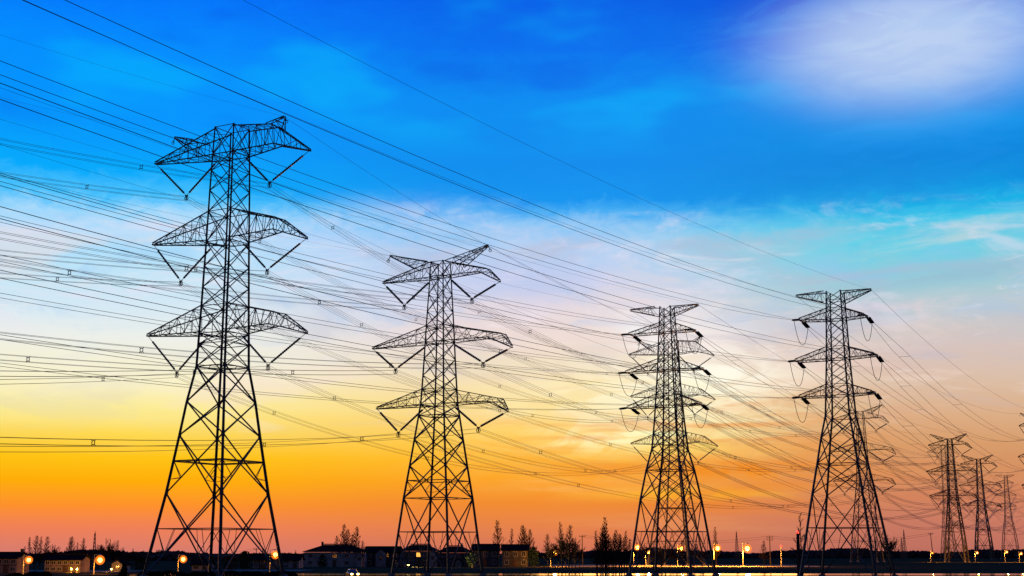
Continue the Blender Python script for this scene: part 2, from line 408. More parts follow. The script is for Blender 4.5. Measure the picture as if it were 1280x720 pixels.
S1 = dict(D=250, cx=268, ct=288, foot=721, kind='V', prof=[(721, 86), (651, 69), (578, 55), (503, 42), (459, 32), (384, 29), (300, 26), (230, 24), (160, 21)],
          nodes=[721, 617, 545, 503, 459, 431, 418, 384, 360, 334, 304, 266, 240, 215, 195, 161], beam=651, mid=(0, 1), hz=(3, 4, 5, 6, 9, 10, 13, 14), plan=(578, 459, 418, 304, 195),
          w=(.50, .20, .16), wa=(.18, .085), end=.35, bays=7, sr=.23,
          arms=[dict(rt=163, rb=195, L=(195, 205), R=(387, 188), kt=(345, 157), kb=(347, 181), VL=(233, 247), VR=(337, 231)),
                dict(rt=266, rb=302, L=(192, 306), R=(383, 298), kt=(350, 273), kb=(347, 288), VL=(226, 354), VR=(334, 340)),
                dict(rt=383, rb=416, L=(185, 420), R=(383, 416), kt=(350, 391), kb=(343, 406), VL=(221, 468), VR=(335, 459))],
          peakL=((219, 172), (252, 178), (246, 192), 3), peakR=((356, 146), (342, 158), (347, 160), 2))
S2 = dict(D=262, cx=547, ct=550, foot=719, kind='V', prof=[(719, 57), (623, 43), (583, 36), (505, 23), (460, 20), (406, 17), (328, 12)],
          nodes=[719, 623, 583, 550, 520, 506, 487, 470, 449, 428, 408, 390, 368, 346, 328], beam=657, mid=(0, 1), hz=(3, 4, 5, 8, 9, 12, 13), plan=(623, 520, 428, 346),
          w=(.36, .18, .14), wa=(.15, .075), end=.2, bays=6, sr=.25,
          arms=[dict(rt=328, rb=347, L=(479, 354), R=(625, 352), kt=(610, 336), kb=(600, 340), VL=(505.5, 384), VR=(590, 376)),
                dict(rt=408, rb=428, L=(466, 436), R=(640, 434), kt=(629, 417), kb=(612, 422), VL=(494.5, 464), VR=(604, 456)),
                dict(rt=487, rb=506, L=(471, 511), R=(635, 514), kt=(625, 498), kb=(612, 502), VL=(498, 543), VR=(598, 537))],
          peakL=((488, 320), (539, 328), (523, 338), 5), peakR=((610, 307), (561, 327), (576, 333), 5))
S3 = dict(D=262, cx=841, ct=830, foot=719, kind='T', prof=[(719, 54), (668, 45.5), (625, 38), (588, 30), (560, 22), (520, 18), (463, 13.5), (384, 9)],
          nodes=[719, 625, 588, 562, 542, 525, 508, 493, 478, 463, 449, 433, 416, 404, 394, 384], beam=668, mid=(0,), hz=(5, 6, 8, 9, 11, 12, 13), plan=(588, 508, 463, 416),
          w=(.32, .16, .125), wa=(.15, .06), end=1.3, bays=4, sr=.26,
          arms=[dict(rt=404, rb=416, L=(789, 419), R=(867, 413)), dict(rt=449, rb=463, L=(785, 466.5), R=(877, 461)), dict(rt=493, rb=508, L=(787, 510.5), R=(874.5, 505))],
          peakL=((788, 388), (821, 384), (821, 395), 4), peakR=((873, 381), (839, 384), (839, 395), 4))
S4 = dict(D=245, cx=1060, ct=1042, foot=721, kind='T', prof=[(721, 58), (650, 45), (580, 31), (540, 23.5), (520, 18.5), (450, 14.3), (365, 11)],
          nodes=[721, 618, 580, 548, 520, 495, 481, 465, 449, 434, 417, 400, 386, 376, 365], beam=653, mid=(0,), hz=(4, 5, 7, 8, 10, 11, 12), plan=(580, 495, 449, 400),
          w=(.32, .16, .125), wa=(.15, .06), end=1.3, bays=5, sr=.26,
          arms=[dict(rt=386, rb=400, L=(1001, 401), R=(1082.5, 395)), dict(rt=434, rb=449, L=(996, 452), R=(1095, 444)), dict(rt=481, rb=495, L=(1001, 497), R=(1092.5, 491))],
          peakL=((995, 370), (1032, 365), (1032, 379), 5), peakR=((1089, 362), (1053, 365), (1053, 379), 5))
PG = 'lattice pylons carrying the power lines'
T1 = make_tower(S1, 'largest and nearest dark steel lattice pylon at left with three cranked arm pairs', PG)
T2 = make_tower(S2, 'second large pylon from the left with horned top and thick V-shaped insulators', PG)
T3 = make_tower(S3, 'third large pylon with flat spread top, standing among street lamps', PG)
T4 = make_tower(S4, 'fourth large pylon on the right with looping jumper cables below its arms', PG)
def next_tower(src, px, D, py_ref, wscale, label, ref=0, own=False):
    """a further pylon of the same kind, its top arm reaching photo height py_ref"""
    T = Tower(); T.__dict__.update(src.__dict__)
    r = src.root if own else copy_tree(src.root); tag(r, label, None, PG); d = ray(px, 700)
    T.P0 = Vector((d.x * D / d.y, D, 0)); T.root = r; r.location = T.P0
    zref = at(px, py_ref, D).z; k = zref / (src.local_clamps[0].z if ref == 0 else src.peaks[1].z)
    T.scale = Vector((k * wscale, k * wscale, k)); r.scale = T.scale
    return T
# the far pylons are sturdier built: fewer, heavier bars
S5 = dict(S2, w=(.68, .29, .24), wa=(.26, .14), bays=4)
T5 = make_tower(S5, '', PG)
B3 = next_tower(T1, 845, 500, 466, .92, 'pale distant pylon seen just behind the third large pylon')
B4 = next_tower(T2, 1084, 640, 540, .85, 'distant pylon seen through the legs of the fourth large pylon')
N3 = next_tower(T5, 1196, 640, 543, .78, 'horned distant pylon, tallest of the far group at right', 1, True)
F1 = next_tower(T1, 1187, 840, 578, .62, 'faint distant pylon directly behind the horned far pylon at right')
F2 = next_tower(T5, 1231, 880, 591, .80, 'distant pylon with V-shaped insulators, right of the horned far pylon')
F3 = next_tower(T3, 1264, 900, 594, .80, 'slim distant pylon with short arms, near the right edge', 1)
N4 = next_tower(T5, 1309, 560, 548, .55, 'pylon cut off by the right edge, only its left arms showing')

# ------------------------------------------------------------------ wires
def span(name, label, group, A, B, sag, kind, r, sp_every=0, parts=True, cat='power line'):
    """wires hanging from A to B; the object is a thing with its conductors and spacers as parts"""
    n = 44; d = (B - A); side = Vector((d.x, d.y, 0)).normalized().cross(Vector((0, 0, 1)))
    def pt(t, off):
        if kind == 'twin': q = .28 + .72 * min(1, 14 * min(t, 1 - t)); off = (off[0] * q, off[1] * q)
        return A + d * t + Vector((0, 0, -4 * sag * t * (1 - t))) + side * off[0] + Vector((0, 0, off[1]))
    offs = dict(one=[(0, 0)], twin=[(-1.1, 0), (1.1, 0)], quad=[(-.38, -.38), (.38, -.38), (.38, .38), (-.38, .38)])[kind]
    if len(offs) == 1 or not parts:
        b = MB()
        for o in offs: b.tube([pt(i / n, o) - A for i in range(n + 1)], r)
        return tag(b.build(name, M['wire'], None, A), label, cat, group)
    root = empty(name, A, 0, label, cat, group)
    for o in offs:
        b = MB(); b.tube([pt(i / n, o) - A for i in range(n + 1)], r); b.build('conductor', M['wire'], root)
    if sp_every:
        L_ = d.length; k = max(1, int(L_ / sp_every)); ph = random.uniform(.3, .7)
        for i in range(k):
            t = (i + ph) / k; b = MB(); c = pt(t, (0, 0)) - A
            if kind == 'quad':
                b.ring(c, d, .27, .075, 8)
                for o in offs: b.beam(pt(t, (o[0] * .5, o[1] * .5)) - A, pt(t, o) - A, .07)
            else: b.beam(pt(t, offs[0]) - A, pt(t, offs[1]) - A, .05)
            b.build('spacer', M['wire'], root)
    return root
WG = 'overhead wires between the pylons'
TN = {id(T1): 'largest pylon', id(T2): 'second pylon', id(T3): 'third pylon', id(T4): 'fourth pylon'}
def dead_end(T, i, cl, inc, outd):
    """strain insulators fore and aft of one arm tip and the slack jumper between them"""
    e = T.S['end']; Ls = 3.6; pa = Vector((cl.x, -e, cl.z)); pb = Vector((cl.x, e, cl.z))
    ia = pa + Vector((0, -1, -.16)).normalized() * (Ls * .8)
    w = outd.normalized(); lo = Vector((w.dot(ARM), w.dot(LINE), w.z)); ib = pb + (lo + Vector((0, 0, -.16))).normalized() * Ls
    for p, q in ((pa, ia), (pb, ib)):
        m_ = MB()
        for dx in (-.22, .22): string(m_, p + Vector((dx, 0, 0)), q + Vector((dx, 0, 0)), T.S['sr'] * .8, .12, .95)
        m_.beam(q + Vector((-.4, 0, 0)), q + Vector((.4, 0, 0)), .16); m_.build('insulator_string', M['glass'], T.root)
    m_ = MB(); pts = []
    for k in range(17):
        t = k / 16; p = ia.lerp(ib, t); p = p + Vector((0, 0, -3.9 * (1 - abs(2 * t - 1) ** 2.3))); pts.append(p)
    m_.tube(pts, .05); m_.build('jumper', M['wire'], T.root)
    return world_pt(T, ia), world_pt(T, ib)
SAG_IN = dict(T1=13.5, T2=11, T3=9, T4=8.5)
for key, T, nxt, kind in (('T1', T1, B3, 'quad'), ('T2', T2, B4, 'quad'), ('T3', T3, N3, 'twin'), ('T4', T4, N4, 'twin')):
    nm = TN[id(T)]; word = 'four-wire' if kind == 'quad' else 'twin-wire'; L_ = 350
    for i, cl in enumerate(T.local_clamps):
        a = world_pt(T, cl); b_ = world_pt(nxt, nxt.local_clamps[i])
        if T.S['kind'] == 'T': a, a2 = dead_end(T, i, cl, -LINE, b_ - a)
        else: a2 = a
        span('conductor_bundle', f'{word} line from {T.names[i]} arm of {nm} leaving the photo at left', WG, a, a - LINE * L_, SAG_IN[key], kind, (.025 if kind == 'quad' else .025), 58 if kind == 'quad' else 0)
        span('conductor_bundle', f'{word} line from {T.names[i]} arm of {nm} to a farther pylon', WG, a2, b_, 9.5 if kind == 'quad' else 8, kind, .026 if kind == 'quad' else .034, 62)
    for i, (pk, sd_) in enumerate(zip(T.peaks, ('left', 'right'))):
        a = world_pt(T, pk)
        span('earth_wire', f'thin single wire from {sd_} peak of {nm} leaving the photo at left', WG, a, a - LINE * L_, SAG_IN[key] * (.92 if key == 'T4' else .75), 'one', .014, cat='earth wire')
        span('earth_wire', f'thin single wire from {sd_} peak of {nm} to a farther pylon', WG, a, world_pt(nxt, nxt.peaks[i]), 6, 'one', .026, cat='earth wire')
for T, nxt, nm in ((B3, F1, 'pylon behind the third one'), (B4, F2, 'pylon seen through the fourth one'), (N3, F3, 'horned far pylon')):
    for i, cl in enumerate(T.local_clamps):
        span('conductor_bundle', f'far wires from {T.names[i]} arm of {nm} going right', WG, world_pt(T, cl), world_pt(nxt, nxt.local_clamps[i]), 12, 'quad', .05, 0, False)
for T, nm in ((F1, 'faint pylon behind the horned one'), (F2, 'far pylon with V insulators'), (N4, 'pylon at the right edge')):
    for i, cl in enumerate(T.local_clamps):
        a = world_pt(T, cl)
        span('conductor_bundle', f'far wires leaving {T.names[i]} arm of {nm}', WG, a, a + LINE * 300, 11, 'twin', .06, 0, False)

# ------------------------------------------------------------------ village houses
def house(px0, px1, D, y_eave, y_ridge, wall, label, roof='gable', deep=9.0, yaw=0.0, rows=2, cols=4, lit=(), wings=(), chimney=None, door=True):
    x0, x1 = gx(px0, D), gx(px1, D); w = (x1 - x0) / 2; cx = (x0 + x1) / 2
    ze, zr = at((px0 + px1) / 2, y_eave, D).z, at((px0 + px1) / 2, y_ridge, D + deep / 2).z
    root = empty('house', (cx, D + deep / 2, 0), R(yaw), label, 'house', 'village houses'); h = deep / 2
    b = MB()
    if roof == 'front':      # gable faces the camera
        b.quad_ring([[(-w, y, 0), (w, y, 0), (w, y, ze), (0, y, zr - .1), (-w, y, ze)] for y in (-h, h)])
    elif roof == 'gable':
        b.quad_ring([[(x, -h, 0), (x, h, 0), (x, h, ze), (x, 0, zr - .1), (x, -h, ze)] for x in (-w, w)])
    else: b.box((-w, -h, 0), (w, h, ze))
    b.build('wall', M[wall], root)
    b = MB(); o = .5; t = .18; sl = (zr - ze) / h * o
    if roof == 'front':
        sl = (zr - ze) / w * o
        for s_ in (-1, 1):
            P = [(s_ * (w + o), ze - sl), (0, zr), (0, zr + t), (s_ * (w + o), ze - sl + t)]
            b.quad_ring([[(p[0], y, p[1]) for p in P] for y in (-h - o, h + o)])
    elif roof == 'gable':
        for s_ in (-1, 1):
            P = [(s_ * (h + o), ze - sl), (0, zr), (0, zr + t), (s_ * (h + o), ze - sl + t)]
            b.quad_ring([[(x, p[0], p[1]) for p in P] for x in (-w - o, w + o)])
    else:
        i_ = min(w * .55, h); W = w + o; Hh = h + o; z0 = ze - sl + .25
        base = [(-W, -Hh), (W, -Hh), (W, Hh), (-W, Hh)]; top = [(-w + i_, -.1), (w - i_, -.1), (w - i_, .1), (-w + i_, .1)]
        b.quad_ring([[(p[0], p[1], z0) for p in base], [(p[0], p[1], z0 + t) for p in base], [(p[0], p[1], zr) for p in top]])
    rf = b.build('roof', M['tile'], root)
    b = MB(); L_ = (w if roof == 'gable' else max(w - min(w * .55, h), .3)) if roof != 'front' else h
    if roof == 'front': b.beam((0, -L_ - .5, zr + .2), (0, L_ + .5, zr + .2), .28)
    else: b.beam((-L_ - .3, 0, zr + .2), (L_ + .3, 0, zr + .2), .28)
    b.build('ridge', M['tile'], rf)
    if chimney is not None:
        b = MB(); c = chimney * w; b.box((c - .3, -.3, zr - .6), (c + .3, .3, zr + .8)); b.box((c - .38, -.38, zr + .803), (c + .38, .38, zr + .95)); b.build('chimney', M['render_g'], rf)
    k = 0; fy = -h
    for r in range(rows):
        for c in range(cols):
            x = -w + 2 * w * (c + .5) / cols; zc = ze * (r + .55) / rows
            ww = min(.62, .32 * 2 * w / cols); hh = min(.65, .26 * ze / rows)
            if door and r == 0 and c == cols // 2:
                b = MB(); b.box((x - .55, fy - .06, .02), (x + .55, fy + .05, min(2.1, ze * .75))); d_ = b.build('door', M['door'], root)
                b = MB(); b.box((x + .35, fy - .13, 1.0), (x + .42, fy - .063, 1.15)); b.build('handle', M['frame'], d_); k += 1; continue
            b = MB(); q = .09
            b.box((x - ww - q, fy - .08, zc - hh - q), (x - ww, fy + .04, zc + hh + q)); b.box((x + ww, fy - .08, zc - hh - q), (x + ww + q, fy + .04, zc + hh + q))
            b.box((x - ww, fy - .08, zc + hh), (x + ww, fy + .04, zc + hh + q)); b.box((x - ww, fy - .12, zc - hh - q), (x + ww, fy + .04, zc - hh)); b.box((x - .03, fy - .07, zc - hh), (x + .03, fy + .03, zc + hh))
            f = b.build('window', M['frame'], root)
            b = MB(); b.box((x - ww, fy - .035, zc - hh), (x - .032, fy - .01, zc + hh)); b.box((x + .032, fy - .035, zc - hh), (x + ww, fy - .01, zc + hh))
            b.build('pane', M['litpane'] if k in lit else M['pane'], f); k += 1
    for a0, a1, ye, yr in wings:     # white gables that stand out from the front
        X0, X1 = gx(a0, D) - cx, gx(a1, D) - cx; e = at(a0, ye, D - 1.5).z; p = at(a0, yr, D - 1.5).z; mx = (X0 + X1) / 2; fo = -h - 1.6
        b = MB(); b.quad_ring([[(X0, y, 0), (X1, y, 0), (X1, y, e), (mx, y, p - .08), (X0, y, e)] for y in (fo, -h + .5)])
        g_ = b.build('gable_wing', M['render_w'], root); b = MB()
        for s_ in (-1, 1):
            xe = (X1 if s_ > 0 else X0) + s_ * .3; zz_ = e - (p - e) / ((X1 - X0) / 2) * .3
            P = [(xe, zz_), (mx, p), (mx, p + .14), (xe, zz_ + .14)]; b.quad_ring([[(q_[0], y, q_[1]) for q_ in P] for y in (fo - .3, -h + .6)])
        b.build('gable_roof', M['tile'], g_)
        b = MB(); b.box((mx - .45, fo - .06, e * .55), (mx + .45, fo + .03, e * .8)); b.build('window', M['pane'], g_)
    return root
house(-14, 21, 305, 698, 691.5, 'render_p', 'pink walled house cut off by the left edge of the photo', deep=8, cols=4, chimney=.9)
house(56, 101, 318, 700, 694, 'render_p', 'long low house with a dark roof between two glowing lamps at far left', deep=7, rows=2, cols=6)
house(140, 153, 330, 705, 700, 'render_w', 'small pale house with a pointed gable beside the dark conical bush', 'front', deep=7, rows=1, cols=1, door=False)
house(240, 261, 345, 706, 700, 'render_w', 'small white shed seen between the legs of the largest pylon', deep=6, rows=1, cols=2)
house(316, 341, 380, 700, 694, 'render_g', 'grey house with a plain gable roof left of the lamp by the pylon leg', deep=8, rows=2, cols=3)
house(352, 374, 400, 700, 694, 'render_w', 'little pale house just left of the big hip roofed house', deep=8, rows=2, cols=2)
house(380, 456, 432, 690.5, 681, 'render_w', 'big pale house with a wide dark hip roof, left end of the row', 'hip', deep=13, rows=2, cols=5, chimney=-.5, wings=((446, 453, 694, 689),))
house(456.5, 499, 440, 690, 684, 'render_g', 'dark house with one tall white gable, next to the hip roofed house', 'gable', rows=2, cols=4, wings=((470, 483, 692, 686),))
house(500, 546, 436, 689, 681, 'render_g', 'hip roofed house with one lit orange window', 'hip', deep=10, rows=2, cols=5, lit=(7,), wings=((536.5, 546, 692, 686),))
house(547, 589, 444, 691, 683, 'render_g', 'dark low roofed house behind the right leg of the second pylon', 'hip', deep=10, rows=2, cols=4, wings=((569, 577, 703, 699),), chimney=.4)
house(591, 623, 438, 688, 681, 'render_g', 'dark gabled house in the row, standing just right of the second pylon', 'gable', rows=2, cols=3)
house(628, 660, 436, 688, 681.5, 'render_g', 'last dark house at the right end of the row beside a dark tree', 'gable', rows=2, cols=3)

# ------------------------------------------------------------------ trees
def bare_tree(h, kind, seed):
    """trunk and crown meshes of a leafless tree of height h"""
    rnd = random.Random(seed); tr, cr = MB(), MB()
    lean = Vector((rnd.uniform(-.03, .03), rnd.uniform(-.03, .03), 0))
    ax = lambda t: Vector((lean.x * t * h + .08 * math.sin(5 * t + seed), lean.y * t * h, t * h))
    tr.tube([ax(i / 10) for i in range(11)], [max(.03, .018 * h * (1 - i / 10.6)) for i in range(11)], 6)
    def branch(p, d, L, r, lvl):
        pts = [p]; q = p.copy(); dd = d.normalized()
        for i in range(3):
            dd = (dd + Vector((rnd.uniform(-.18, .18), rnd.uniform(-.18, .18), rnd.uniform(-.02, .22)))).normalized(); q = q + dd * (L / 3); pts.append(q)
        cr.tube(pts, [r * 1.5, r * 1.3, r * 1.1, r * .8], 3)
        if lvl > 0:
            for i in range(4 if lvl > 1 else 5):
                t = rnd.uniform(.25, 1); k = min(int(t * 3), 2); o = pts[k].lerp(pts[k + 1], t * 3 - k)
                e = (dd + Vector((rnd.uniform(-1, 1), rnd.uniform(-1, 1), rnd.uniform(-.2, .8))) * .75).normalized()
                branch(o, e, L * rnd.uniform(.3, .5), max(.034, r * .6), lvl - 1)
    n = dict(cone=64, slim=60, round=34, sparse=26)[kind]
    for i in range(n):
        if kind == 'round':
            t = rnd.uniform(.3, .62); L = h * rnd.uniform(.28, .42); a = rnd.uniform(0, 6.28); up = rnd.uniform(.3, 1.4); lv = 2
        else:
            t = .14 + .84 * (i + rnd.random()) / n; a = i * 2.4 + rnd.uniform(-.5, .5)
            sp = dict(cone=.27, slim=.16, sparse=.2)[kind]; L = h * sp * (1.06 - t) * rnd.uniform(.6, 1.2) + .3; up = .35 + .5 * t + rnd.uniform(-.1, .3) if kind != 'slim' else 1.0; lv = 1 if kind != 'sparse' else 1
        branch(ax(t), Vector((math.cos(a), math.sin(a), up)), L, max(.03 if kind != 'round' else .06, .006 * h * (1.1 - t)), lv)
    return tr, cr
PROTO = {}
def tree(px, y_top, D, kind, label, group, var=0):
    zt = at(px, y_top, D).z; key = (kind, var)
    if key not in PROTO:
        tr, cr = bare_tree(10.0, kind, 11 + var * 7 + len(kind)); r = empty('bare_tree', (gx(px, D), D, 0), random.uniform(0, 6.28), label, 'tree', group)
        tr.build('trunk', M['bark'], r); cr.build('crown', M['twig'], r); PROTO[key] = r
    else:
        r = copy_tree(PROTO[key], label, group)
    r.location = (gx(px, D), D, 0); r.rotation_euler = (0, 0, random.uniform(0, 6.28)); k = zt / 10
    r.scale = (k * random.uniform(.9, 1.15), k, k); return r
random.seed(21)
for i, (px, y) in enumerate(((37, 672), (43, 670), (50, 671), (57, 671), (29, 683))): tree(px, y, 360, 'cone' if i % 2 else 'slim', 'tall slim bare tree behind the lamp at the far left', 'slim trees behind the far left lamp', i % 3)
for i, (px, y) in enumerate(((82, 684), (86, 673), (90, 671), (97, 678), (103.5, 673), (110, 688))): tree(px, y, 370, 'slim' if i % 2 else 'cone', 'slim bare tree rising behind the long low house at left', 'slim trees behind the long low house', (i + 1) % 3)
tree(132, 678, 345, 'round', 'round headed bare tree behind the glowing lamp and small pale house', 'single trees')
tree(146, 676, 380, 'slim', 'thin bare tree right of the round headed tree at left', 'single trees')
for i, (px, y) in enumerate(((160, 690), (166, 686), (172, 692), (178, 688), (186, 694))): tree(px, y, 520, 'cone', 'small far bare tree left of the largest pylon foot', 'far small trees left of the largest pylon', i % 3)
for i, (px, y) in enumerate(((420.5, 670), (430, 656), (435, 662), (441, 668), (444, 659), (453, 676))): tree(px, y, 480, 'cone', 'bare cone shaped tree standing behind the big hip roofed house', 'trees behind the hip roofed house', i % 3)
for i, (px, y) in enumerate(((369, 688), (329, 686))): tree(px, y, 520, 'cone', 'small bare tree behind the little houses left of the hip roofed house', 'trees behind the little houses', i)
tree(622, 651, 460, 'cone', 'bare cone shaped tree with a clear trunk between the last two houses', 'single trees', 1)
tree(638, 661, 470, 'slim', 'narrow bare tree behind the last house of the row, nearest the second pylon', 'single trees', 0)
for i, (px, y) in enumerate(((652, 657), (657, 661), (663, 662))): tree(px, y, 470, 'cone', 'bare tree behind the right end of the last house', 'trees at the right end of the row', i)
tree(685, 668, 420, 'cone', 'short bare tree just left of the lamp beside the village', 'single trees', 2)
tree(702.5, 653, 400, 'slim', 'tall narrow bare tree just right of the lamp beside the village', 'single trees', 1)
tree(711, 657, 395, 'cone', 'dense cone shaped bare tree right of the village lamp', 'single trees', 0)
tree(719, 678, 410, 'cone', 'small bare tree at the right foot of the dense cone shaped one', 'single trees', 1)
for i, (px, y) in enumerate(((747, 664), (752, 659), (757, 647), (761, 668), (765, 672), (770, 663), (774, 668), (777, 670), (783, 664), (745, 674), (750, 669), (754, 664), (759, 660), (767, 668), (780, 672), (786, 674))): tree(px, y, 335 + 3 * (i % 5), 'cone' if i % 2 else 'slim', 'bare tree in the dark thicket left of the third pylon', 'thicket left of the third pylon', i % 3)
for i, (px, y) in enumerate(((826, 683), (853, 676), (862, 690))): tree(px, y, 380, 'cone', 'bare tree seen through the legs of the third pylon', 'trees between the legs of the third pylon', i)
for i, (px, y) in enumerate(((690, 683), (698, 676), (707, 672), (715, 676), (724, 684))): tree(px, y, 420, 'round', 'low round bare tree in the clump right of the village lamp', 'clump right of the village lamp')
for i, (px, y) in enumerate(((806, 681), (818, 686), (838, 684), (846, 687), (868, 684), (878, 689))): tree(px, y, 425, 'round', 'low round bare tree standing behind the third pylon by the lamps', 'clump behind the third pylon')
for i, (px, y) in enumerate(((64, 684), (72, 687), (122, 684), (140, 683), (150, 687))): tree(px, y, 400, 'round', 'low round bare tree behind the houses at the far left', 'low trees at the far left')
tree(895, 659, 480, 'slim', 'narrow bare tree behind the lamp at the right foot of the third pylon', 'single trees', 2)
tree(955, 676, 500, 'cone', 'orange lit bare tree between the bright double lamp and the utility pole', 'single trees', 1)
tree(1002, 642, 262, 'sparse', 'sparse tall dead tree in front of the fourth pylon left foot', 'single trees')
tree(1112, 672, 330, 'round', 'bare round bush tree peeping out right of the fourth pylon foot', 'single trees')
def leafy(px, y_top, D, wpx, shape, m, label, n=900, cat='tree', z0=0.0, name='leafy_tree'):
    h = at(px, y_top, D).z; w = wpx / FPX * D / 2; rnd = random.Random(int(px)); r = empty(name, (gx(px, D), D, 0), 0, label, cat)
    b = MB(); b.tube([Vector((0, 0, 0)), Vector((.05, 0, h * .5)), Vector((0, .05, h * .8))], [.06 * h ** .7, .04 * h ** .7, .02], 6); b.build('trunk', M['bark'], r)
    b = MB()
    for i in range(n):
        t = rnd.random(); a = rnd.uniform(0, 6.28); env = (1 - t) ** .8 if shape == 'cone' else math.sqrt(max(0, 1 - (1.8 * t - .8) ** 2))
        rr = w * env * (rnd.random() ** .4) * (1 + .25 * math.sin(3 * a + 9 * t)); z = z0 + (h - z0) * (.08 + .92 * t)
        c = Vector((rr * math.cos(a), rr * math.sin(a), z)); s_ = rnd.uniform(.12, .3) * (.4 + h / 10)
        u = Vector((rnd.gauss(0, 1), rnd.gauss(0, 1), rnd.gauss(0, 1))).normalized(); v = u.cross(Vector((rnd.gauss(0, 1), rnd.gauss(0, 1), .3))).normalized()
        k = len(b.v); b.v += [tuple(c + u * s_), tuple(c + v * s_ * .6), tuple(c - u * s_), tuple(c - v * s_ * .6)]; b.f.append((k, k + 1, k + 2, k + 3))
    b.build('crown', M[m], r); return r
leafy(155.5, 704.5, 215, 15, 'cone', 'leafd', 'dark conical evergreen bush in the foreground left of the largest pylon', 1500, 'bush', name='conical_bush')
leafy(667, 684, 430, 14, 'round', 'leafd', 'dark leafy tree against the right wall of the last house', 900)
leafy(306, 689, 360, 18, 'round', 'leafb', 'round dark tree between the right legs of the largest pylon', 1000)
leafy(287, 695, 350, 22, 'round', 'leafb', 'wide low green tree left of the round dark tree behind the pylon', 1000)
leafy(175, 698, 345, 16, 'round', 'leafb', 'low green bush left of the largest pylon foot', 800, 'bush', name='round_bush')
leafy(403, 694, 405, 12, 'round', 'leafd', 'dark shrub in front of the big hip roofed house', 700, 'bush', name='round_bush')
leafy(590, 690, 420, 13, 'round', 'leafd', 'dark shrub before the gap right of the second pylon', 700, 'bush', name='round_bush')
def hedge(px0, px1, D, y_top, label, n):
    x0, x1 = gx(px0, D), gx(px1, D); rnd = random.Random(int(px1)); b = MB(); h = at(px0, y_top, D).z; r = empty('hedge', ((x0 + x1) / 2, D, 0), 0, label, 'hedge')
    L_ = (x1 - x0) / 2
    for i in range(n):
        x = rnd.uniform(-L_, L_); hh = h * (.78 + .22 * math.sin(x * .9) * math.sin(x * .37 + 1) + .1 * math.sin(x * 2.7)) * min(1, (L_ - abs(x)) / 1.2 + .25)
        c = Vector((x, rnd.uniform(-1, 1), hh * rnd.random() ** .6)); s_ = rnd.uniform(.10, .24)
        u = Vector((rnd.gauss(0, 1), rnd.gauss(0, 1), rnd.gauss(0, 1))).normalized(); v = u.cross(Vector((rnd.gauss(0, 1), rnd.gauss(0, 1), .3))).normalized()
        k = len(b.v); b.v += [tuple(c + u * s_), tuple(c + v * s_ * .6), tuple(c - u * s_), tuple(c - v * s_ * .6)]; b.f.append((k, k + 1, k + 2, k + 3))
    b.build('leaves', M['leafd'], r); return r
hedge(6, 68, 225, 714.5, 'dark ragged hedge in the bottom left corner', 3000)
hedge(172, 372, 262, 713.5, 'long dark hedge running behind the feet of the largest pylon', 7000)
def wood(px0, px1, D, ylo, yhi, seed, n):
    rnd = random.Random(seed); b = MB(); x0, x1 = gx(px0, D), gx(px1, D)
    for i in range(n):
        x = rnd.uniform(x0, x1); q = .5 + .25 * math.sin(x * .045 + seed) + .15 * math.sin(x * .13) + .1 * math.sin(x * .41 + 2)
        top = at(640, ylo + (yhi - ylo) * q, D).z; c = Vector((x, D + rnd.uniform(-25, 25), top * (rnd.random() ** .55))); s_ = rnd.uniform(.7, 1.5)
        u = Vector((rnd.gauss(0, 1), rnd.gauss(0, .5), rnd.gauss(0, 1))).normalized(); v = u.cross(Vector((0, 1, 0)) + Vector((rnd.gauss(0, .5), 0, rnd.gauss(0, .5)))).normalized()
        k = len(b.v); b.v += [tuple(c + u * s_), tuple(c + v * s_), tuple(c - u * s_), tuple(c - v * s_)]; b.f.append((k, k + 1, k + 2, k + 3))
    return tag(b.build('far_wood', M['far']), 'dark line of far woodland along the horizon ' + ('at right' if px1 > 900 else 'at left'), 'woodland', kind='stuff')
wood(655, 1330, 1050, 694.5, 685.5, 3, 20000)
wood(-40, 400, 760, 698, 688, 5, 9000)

# ------------------------------------------------------------------ lamps, poles, beacons, car
def street_lamp(px, y, D, label, r=.34, E=1800, arm=1):
    z = at(px, y, D).z; r *= 1.35 if D < 600 else .8; root = empty('street_lamp', (gx(px, D), D, 0), 0, label, 'street lamp', 'sodium street lamps')
    b = MB(); b.lathe((-.5 * arm - r * 1.4, 0, 0), [(0, .16), (.5, .15), (.52, .09), (z + r * 2.2, .055)], 8); b.build('pole', M['pole'], root)
    b = MB(); b.tube([Vector((-.5 * arm - r * 1.4, 0, z + r * 2.1)), Vector((-.3 * arm, 0, z + r * 2.4)), Vector((.0, 0, z + r * 2.45))], .055, 6); b.build('arm', M['pole'], root)
    b = MB(); b.lathe((0, 0, z), [(r * 2.0, r * .7), (r * 2.25, r * .6), (r * 2.5, .06)], 10); hd = b.build('lamp_hood', M['pole'], root)
    b = MB(); b.lathe((0, 0, z), [(R_ * math.sin(a), R_ * math.cos(a)) for R_ in (r * 2.0,) for a in [-1.5 + 3 * i / 12 for i in range(13)]], 16); gl = b.build('glow_globe', M['halo'], root, smooth=True)  # shell added for the halo; the bulb inside is the lamp
    b = MB(); b.lathe((0, 0, z), [(-r, r * .25), (-r * .8, r * .65), (-r * .3, r * .98), (r * .3, r * .98), (r * .8, r * .65), (r * .88, r * .5)], 12); b.build('bulb', M['glow'], gl, smooth=True)
    ld = bpy.data.lights.new('lamp_light', 'POINT'); ld.energy = E * (.6 if D < 400 else 4 if px < 700 or D > 600 else 14); ld.color = (1, .34, .03); ld.shadow_soft_size = r
    lo = bpy.data.objects.new('lamp_light', ld); COL.objects.link(lo); lo.parent = root; lo.location = (0, -.1, z - r * 2 - .25); return root
street_lamp(36, 700, 290, 'glowing lamp nearest the left edge, before the slim trees', .30)
